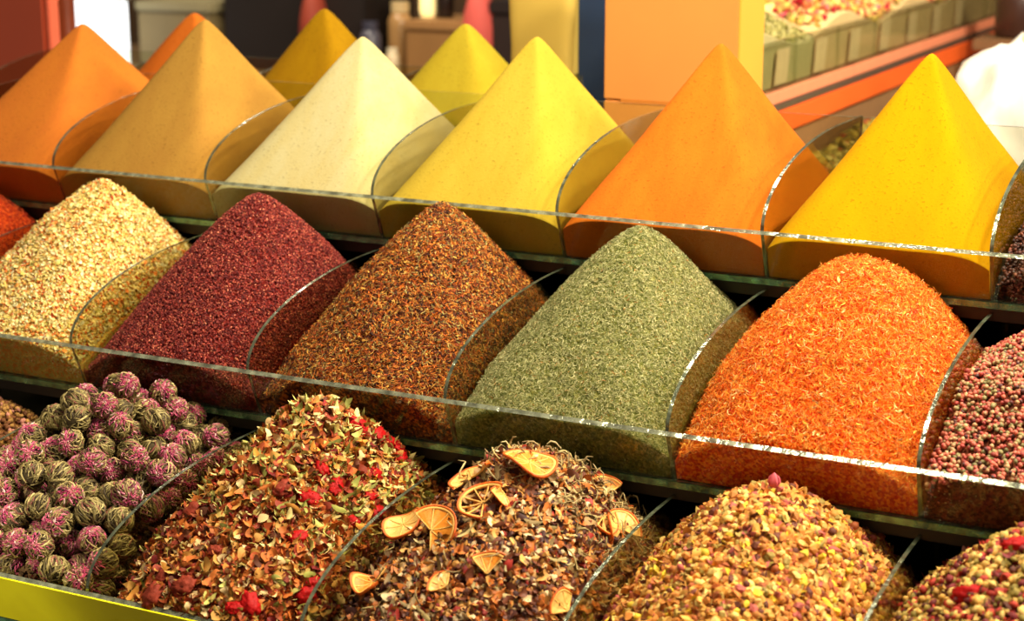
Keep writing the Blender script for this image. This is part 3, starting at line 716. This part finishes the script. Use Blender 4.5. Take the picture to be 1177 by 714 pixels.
yb = tag(empty('paper_sack', (-1.365, 2.875, ZC)), 'plain yellow paper sack standing left of the navy board', 'sack')
v = []; f = []; nz, na = 10, 28
for j in range(nz):
    z_ = .45*j/(nz-1)
    for i in range(na):
        a = 2*math.pi*i/na; c_, s_ = math.cos(a), math.sin(a); e = .35
        wx = .062+.003*math.sin(j*1.3); v.append((wx*abs(c_)**e*(1 if c_ > 0 else -1), .040*abs(s_)**e*(1 if s_ > 0 else -1), z_+.001))
for j in range(nz-1):
    for i in range(na): f.append((j*na+i, j*na+(i+1) % na, j*na+na+(i+1) % na, j*na+na+i))
f += [tuple(range(na))[::-1], tuple(range((nz-1)*na, nz*na))]
m = MB(); m.add(v, f); m.build('sack_body', plain('yellow_paper', (214, 184, 84), .8, noise=.04, scale=8), yb, True)
m = MB(); m.box((-.055, -.03, .452), (.055, .03, .470), bev=.004); m.build('folded_top', plain('yellow_paper_fold', (236, 200, 80), .8), yb)
nb = tag(empty('navy_board', (-1.235, 2.86, ZC)), 'dark navy blue upright board between the yellow sack and cardboard box', 'board')
m = MB(); m.box((-.06, -.006, .001), (.10, .006, .46), bev=.002); m.build('board_panel', plain('navy', (26, 50, 84), .6), nb)
m = MB(); m.box((-.062, .007, .001), (.102, .03, .02), bev=.002); m.build('foot_rail', plain('navy_dark', (30, 40, 56), .6), nb)

# ------------------------------------------------------------------ the stall across the aisle, right
st = tag(empty('side_stall', (-1.0, 3.0, 0)), 'side stall with orange rail and glass front, upper right corner', 'market stall')
orange = plain('orange_board', (246, 104, 36), .5, noise=.06); steel = plain('steel_channel', (120, 110, 96), .3, metal=.6); pink = plain('pale_orange_lip', (244, 150, 110), .5)
YA, YB = -.05, 3.2
m = MB(); m.box((-.5, YA, .4), (0, YB, 1.135), bev=.004); m.build('carcass', plain('stall_side', (150, 110, 70), .7), st)
m = MB(); m.box((-.02, YA, 1.136), (.008, YB, 1.178), bev=.002); m.build('orange_rail', orange, st)
m = MB(); m.box((-.012, YA, 1.179), (.004, YB, 1.190), bev=.001); m.build('steel_channel', steel, st)
m = MB(); m.box((-.02, YA, 1.191), (0, YB, 1.214), bev=.002); m.build('rail_lip', pink, st)
m = MB(); m.box((-.009, YA, 1.215), (-.004, YB, 1.305)); m.mi = [1, 1, 0, 0, 0, 0]; m.build('front_pane', [glass_mat('stall_glass', (.9, .92, .86), .05), EDGE], st)
tagm = plain('price_card', (240, 210, 160), .6)
for i in range(7):
    m = MB(); y_ = .10+i*.24
    m.add([(-.012, y_, 1.222), (-.012, y_+.07, 1.222), (-.012, y_+.085, 1.285), (-.012, y_+.015, 1.285), (-.0135, y_, 1.222), (-.0135, y_+.07, 1.222), (-.0135, y_+.085, 1.285), (-.0135, y_+.015, 1.285)],
          [(0, 1, 2, 3), (7, 6, 5, 4), (0, 4, 5, 1), (1, 5, 6, 2), (2, 6, 7, 3), (3, 7, 4, 0)])
    m.build('price_card', tagm, st)
for i in range(12):
    m = MB(); m.box((-.32, YA+i*.28, 1.215), (-.0145, YA+i*.28+.004, 1.296)); m.build('divider', [GLASS], st)
m = MB(); m.box((.02, YA, .9), (.34, YB, 1.02), bev=.003); m.build('lower_shelf', plain('stall_shelf', (190, 120, 60), .7), st)
def loose(name, label, x0, x1, y0, y1, zf, n, size, pal, ground, cat, bot=None):
    """rolling bed of petals in world axes"""
    nx, ny = 24, 90; xs = np.linspace(x0, x1, nx); ys = np.linspace(y0, y1, ny); X, Yg = np.meshgrid(xs, ys); Zg = zf(X, Yg)
    V = np.stack([X, Yg, Zg], -1).reshape(-1, 3); idx = np.arange(nx*ny).reshape(ny, nx); F = np.stack([idx[:-1, :-1], idx[:-1, 1:], idx[1:, 1:], idx[1:, :-1]], -1).reshape(-1, 4)
    b = Bulk(); b.add(V, F, 0)
    loop = np.concatenate([idx[0, :], idx[1:, -1], idx[-1, -2::-1], idx[-2:0:-1, 0]]); k = b.k
    Bv = V[loop].copy(); Bv[:, 2] = bot if bot else Zg.min()-.02; mm = len(loop); b.V.append(Bv.astype(np.float32)); b.k += mm
    S = np.stack([loop, np.arange(mm)+k, (np.arange(mm)+1) % mm+k, np.roll(loop, -1)], -1)
    b.L.append(S.ravel().astype(np.int32)); b.N.append(np.full(mm, 4, np.int32)); b.M.append(np.zeros(mm, np.int32)); b.S.append(np.zeros(mm, bool))
    for tv, tf in PET[:2]+CHK[:2]:
        q = n//4; x = rng.uniform(x0+.01, x1-.01, q); y = rng.uniform(y0+.01, y1-.01, q); Pp = np.stack([x, y, zf(x, y)+size*.4], -1)
        b.grains(tv, tf, Pp, orient(np.tile([0, 0, 1.], (q, 1)), .8), scl(q, size, size*.8, size*.7), 1, True)
    return tag(b.build(name, [plain(name+'_ground', ground, .9), grain_mat(name+'_piece', pal)], (0, 0, 0)), label, cat, kind='stuff')
loose('petal_mix', 'red, pink and yellow petal mix above the glass front of the side stall', -1.31, -1.02, 3.37, 6.1, lambda x, y: 1.285+(-.98-x)*.42+.02*np.sin(y*11), 5200, .011,
      [(3, (226, 190, 90)), (3, (240, 214, 130)), (2, (220, 120, 70)), (1.6, (190, 40, 50)), (1, (230, 110, 120)), (1.4, (150, 120, 50))], (206, 176, 120), 'petal mix', 1.217)
loose('green_herb_mix', 'grey-green coarse herb mix behind the glass next to the cardboard box', -1.31, -1.02, 2.98, 3.36, lambda x, y: 1.285+(-.98-x)*.42+.02*np.sin(y*11), 2600, .006,
      [(3, (170, 160, 90)), (3, (140, 134, 70)), (2, (200, 190, 120))], (180, 168, 112), 'herb mix', 1.217)
loose('green_bud_mix', 'olive green bud mix under the orange rail of the side stall', -.975, -.68, 2.97, 4.2, lambda x, y: 1.06+(-.68-x)*.10+.012*np.sin(y*13), 3600, .009,
      [(3, (170, 150, 60)), (3, (130, 120, 50)), (1.6, (206, 190, 110)), (.7, (170, 60, 40))], (90, 76, 36), 'bud mix')
# white plastic bag
v, f = ico(4)
nn_ = np.sin(v[:, 0]*5+1)*np.sin(v[:, 1]*6)*.14+np.sin(v[:, 2]*9+v[:, 0]*7)*.05+np.sin(v[:, 1]*15+v[:, 2]*4)*.03
vb = v*(1+nn_)[:, None]*np.array([.12, .28, .17]); vb[:, 2] = np.maximum(vb[:, 2], -.094)
wb = tag(empty('plastic_bag', (-.635, 3.40, 1.115)), 'crumpled white plastic bag at the right edge behind the golden pyramid', 'bag')
link('bag_body', pymesh(vb, f), [plain('white_plastic', (226, 220, 208), .4, noise=.04, scale=6)], wb, True)
vt = v[:]*(1+np.sin(v[:, 0]*9)*.1)[:, None]*np.array([.05, .09, .03])+np.array([.03, .10, .17])
link('bag_knot', pymesh(vt, f), [plain('tan_plastic', (226, 186, 140), .4, noise=.2, scale=20)], wb, True)
jar = tag(empty('dark_jar', (-.86, 4.55, 1.2)), 'dark brown blurred jar at the upper right corner of the photo', 'jar')
m = MB(); m.lathe([(.0001, 0), (.05, 0), (.055, .01), (.055, .12), (.04, .15), (.04, .17), (.0001, .17)], n=28); m.build('jar_body', plain('dark_jar_glass', (60, 34, 26), .3), jar, True)
m = MB(); m.lathe([(.0001, .1705), (.045, .1705), (.045, .19), (.0001, .19)], n=28); m.build('lid', plain('dark_lid', (40, 26, 22), .5), jar)
pd = tag(empty('jar_stand', (-.86, 4.55, 0)), 'narrow wooden stand beside the side stall carrying the dark jar', 'stand')
m = MB(); m.box((-.09, -.09, 1.17), (.09, .09, 1.199), bev=.004); m.build('stand_top', plain('stand_wood', (120, 84, 50), .6), pd)
m = MB(); m.box((-.03, -.03, 1.021), (.03, .03, 1.169)); m.build('post', plain('stand_post', (110, 76, 46), .6), pd)

# ------------------------------------------------------------------ shop behind, left
brown = plain('shop_wood', (120, 92, 56), .7, noise=.3, scale=5)
m = MB(); m.box((-8.0, 7.9, 0), (3.0, 8.0, 3.2)); tag(m.build('wall_back', plain('shop_wall', (96, 70, 46), .8, noise=.5, scale=2)), kind='structure')
m = MB(); m.box((-8, -2, -.06), (3.5, 8.2, -.0005)); tag(m.build('floor', plain('shop_floor', (110, 92, 74), .6, noise=.15, scale=3)), kind='structure')
sc = tag(empty('shop_counter', (-3.1, 5.2, 0)), 'brown wooden shop counter far behind the powder pyramids', 'counter')
m = MB(); m.box((-1.6, -.28, .91), (1.2, .35, .95), bev=.005); m.build('worktop', brown, sc)
m = MB(); m.box((-1.57, -.25, 0), (1.17, .33, .909), bev=.005); m.build('cabinet_base', plain('shop_base', (80, 54, 34), .7, noise=.3, scale=4), sc)
def crate(name, label, cat, x0, x1, y0, y1, z0, z1, col, lidcol=None, rough=.6):
    o = tag(empty(name, ((x0+x1)/2, (y0+y1)/2, z0)), label, cat); hx, hy, h = (x1-x0)/2, (y1-y0)/2, z1-z0
    m = MB(); m.box((-hx, -hy, .001), (hx, hy, h*.84), bev=.006); m.build('box_body', plain(name+'_body', col, rough, noise=.2, scale=9), o)
    m = MB(); m.box((-hx-.006, -hy-.006, h*.84+.001), (hx+.006, hy+.006, h), bev=.005); m.build('lid', plain(name+'_lid', lidcol or tuple(int(c*.8) for c in col), rough), o)
    return o
crate('dark_chest', 'black-brown chest between the mustard and dark mustard pyramids, far behind', 'chest', -3.58, -3.02, 4.98, 5.3, .951, 1.30, (26, 16, 12), (22, 14, 10))
crate('olive_crate', 'olive-grey crate right of the lit white panel, far behind', 'crate', -3.93, -3.62, 4.96, 5.3, .951, 1.17, (128, 112, 74), (150, 140, 104))
crate('brown_crate', 'mid-brown crate left of the lemon pyramid, far behind', 'crate', -2.86, -2.64, 4.96, 5.25, .951, 1.14, (150, 108, 60), (164, 120, 70))
crate('dark_case', 'near-black case behind the lemon pyramid and beside the yellow sack', 'case', -2.56, -2.30, 4.98, 5.3, .951, 1.21, (40, 26, 22), (30, 18, 16))
def jarr(name, label, x, y, z, r, h, col, lid):
    o = tag(empty(name, (x, y, z)), label, 'jar', 'jars on the far shop counter')
    m = MB(); m.lathe([(.0001, .001), (r*.92, .001), (r, .01), (r, h*.74), (r*.7, h*.86), (.0001, h*.86)], n=24); m.build('jar_body', plain(name+'_glass', col, .3), o, True)
    m = MB(); m.lathe([(.0001, h*.861), (r*.75, h*.861), (r*.75, h), (.0001, h)], n=24); m.build('lid', plain(name+'_lid', lid, .4), o)
jarr('glass_jar', 'tan jar left of the brown crate on the far counter', -2.93, 5.05, .951, .04, .24, (170, 130, 80), (206, 180, 130))
jarr('glass_jar', 'blue-grey jar standing in front of the far wooden counter top, nearest the dark mustard pyramid', -2.99, 4.96, .951, .035, .18, (80, 78, 90), (60, 60, 76))
jarr('glass_jar', 'pale cream jar low behind the cream pyramid on the far counter', -2.90, 4.945, .951, .022, .10, (220, 200, 160), (240, 226, 190))
jarr('glass_jar', 'black jar standing on the brown crate far behind', -2.79, 5.1, 1.141, .03, .16, (34, 24, 20), (60, 44, 34))
lamp = tag(empty('candle_jar', (-2.855, 5.1, 1.141)), 'small glowing cream lamp jar on the far brown crate', 'lamp')
m = MB(); m.lathe([(.0001, .001), (.022, .001), (.026, .02), (.026, .06), (.018, .075), (.0001, .075)], n=20); m.build('glow_glass', emit_mat('warm_glow', (255, 226, 150), 1.1), lamp, True)
m = MB(); m.lathe([(.0001, .0755), (.02, .0755), (.02, .088), (.0001, .088)], n=20); m.build('lid', plain('lamp_lid', (150, 120, 70), .4), lamp)
def bagg(name, label, x, y, z, w, h, col, cat):
    o = tag(empty(name, (x, y, z)), label, cat); v, f = ico(3); v = v*np.array([w/2, .06, h/2]); v[:, 2] += h/2; v[:, 0] *= 1-.25*(v[:, 2]/h)**2; v[:, 2] = np.maximum(v[:, 2], .001)
    link('sack_body', pymesh(v, f), [plain(name+'_cloth', col, .7, noise=.2, scale=12, bump=.3)], o, True)
    m = MB(); m.lathe([(.0001, h*.97), (.014, h*.97), (.010, h*1.02), (.026, h*1.1), (.0001, h*1.11)], n=14); m.build('tied_neck', plain(name+'_neck', tuple(int(c*.85) for c in col), .7), o, True)
bagg('red_pouch', 'dark red cloth pouch on top of the black-brown chest', -3.20, 4.955, .951, .10, .29, (150, 56, 34), 'pouch')
bagg('pink_pouch', 'pinkish-red round pouch right of the brown crate, far behind', -2.61, 5.0, 1.10-.149, .12, .31, (226, 96, 86), 'pouch')
wp = tag(empty('light_panel', (-3.85, 4.80, 0)), 'bright white lit panel behind the far left orange pyramid', 'lit panel')
m = MB(); m.box((-.252, -.01, .92), (.0, .01, 1.18), bev=.002); m.build('screen', emit_mat('white_light', (244, 250, 255), 1.6), wp)
m = MB(); m.box((-.262, -.012, 1.181), (.01, .022, 1.205), bev=.002); m.box((-.262, -.012, .895), (.01, .022, .919), bev=.002); m.build('panel_frame', plain('panel_frame', (120, 110, 90), .5), wp)
m = MB(); m.box((-.14, .0, .03), (-.11, .02, .894)); m.box((-.22, -.1, .0), (-.03, .12, .03), bev=.004); m.build('stand', plain('panel_stand', (60, 50, 40), .5), wp)
pt = tag(empty('wooden_post', (-2.83, 3.30, 0)), 'dark reddish-brown round post between red cabinet and white panel', 'post')
m = MB(); m.lathe([(.0001, 0), (.05, 0), (.05, .03), (.026, .05), (.026, 1.9), (.0001, 1.9)], n=24); m.build('shaft', plain('post_wood', (110, 44, 14), .3, noise=.4, scale=20), pt, True)
m = MB(); m.lathe([(.0265, 1.0), (.031, 1.005), (.031, 1.02), (.0265, 1.025)], n=24); m.build('brass_ring', plain('post_brass', (226, 180, 110), .2, metal=.8), pt, True)

# red cabinet
rc = tag(empty('red_cabinet', (-2.70, 3.05, 0)), 'glossy brick-red cabinet rising at the upper left edge', 'cabinet')
m = MB(); m.box((-.50, -.02, .02), (.045, .02, 1.9), bev=.006); m.build('cabinet_body', plain('red_lacquer', (176, 74, 48), .25, noise=.15, scale=4), rc)
m = MB(); m.box((.046, -.015, .02), (.055, .018, 1.9), bev=.002); m.build('door_edge', plain('red_edge', (226, 110, 80), .4), rc); rc.children[-1]['label'] = 'lighter red edge strip'
m = MB(); m.lathe([(.0001, 0), (.006, 0), (.007, .004), (.004, .009), (.0001, .010)], n=16)  # metal dot added in place of a gloss highlight on the cabinet
for i, (x_, y_, z_) in enumerate(m.v): m.v[i] = (x_-.005, -.0205-z_, y_+1.36)
m.build('gloss_dot', plain('gloss_dot_metal', (230, 220, 200), .15, metal=.9), rc)

# ------------------------------------------------------------------ light and camera
def area(name, loc, target, size, power, col):
    l = bpy.data.lights.new(name, 'AREA'); l.energy = power; l.size = size; l.color = col; l.shape = 'DISK'
    o = bpy.data.objects.new(name, l); COL.objects.link(o); o.location = loc
    o.rotation_euler = (mathutils.Vector(target)-mathutils.Vector(loc)).to_track_quat('-Z', 'Y').to_euler(); return o
WARM = (1.0, .86, .66)
for i, x in enumerate((-.7, .1, .9, 1.7, 2.4)):
    area('stall_lamp', (x, 1.85, 2.35), (x-1.1, 1.95, 1.0), .2, (19, 24, 28, 28, 20)[i], WARM)
area('aisle_lamp', (-.9, 1.4, 2.8), (-1.0, 1.6, .9), .25, 17, WARM)
sl = bpy.data.lights.new('fascia_fill', 'SPOT'); sl.energy = 46; sl.spot_size = math.radians(34); sl.spot_blend = .6; sl.shadow_soft_size = .04; sl.color = WARM  # added spot, no known fixture; brightens the acrylic strip and tea balls
so = bpy.data.objects.new('fascia_fill', sl); COL.objects.link(so); so.location = (-1.45, .55, 1.55)
so.rotation_euler = (mathutils.Vector((-1.55, 1.42, .74))-mathutils.Vector((-1.45, .55, 1.55))).to_track_quat('-Z', 'Y').to_euler()
area('back_fill', (-1.3, 3.2, 3.0), (-1.3, 3.4, 1.0), .5, 30, WARM)  # added fill that lights the background apart from the tiers
area('side_stall_lamp', (.1, 3.6, 2.6), (-1.2, 3.8, 1.2), .4, 36, (1, .9, .72))
area('shop_lamp', (-3.2, 4.2, 2.9), (-3.2, 5.2, 1.0), .5, 40, WARM)
w = bpy.data.worlds.new('World'); bpy.context.scene.world = w; w.use_nodes = True
w.node_tree.nodes['Background'].inputs[0].default_value = (1.0, .84, .64, 1); w.node_tree.nodes['Background'].inputs[1].default_value = .21
cd = bpy.data.cameras.new('Camera'); cam = bpy.data.objects.new('Camera', cd); COL.objects.link(cam)
cd.sensor_width = 36; cd.lens = F_PX/1177*36; cd.clip_start = .05
cam.location = CAM; cam.rotation_euler = (math.pi/2-PITCH, 0, YAW)
cd.dof.use_dof = True; cd.dof.focus_distance = 2.08; cd.dof.aperture_fstop = 5.0
sc_ = bpy.context.scene; sc_.camera = cam
sc_.view_settings.view_transform = 'Standard'; sc_.view_settings.look = 'None'; sc_.view_settings.gamma = 1; sc_.view_settings.exposure = 0; sc_.view_settings.use_curve_mapping = False
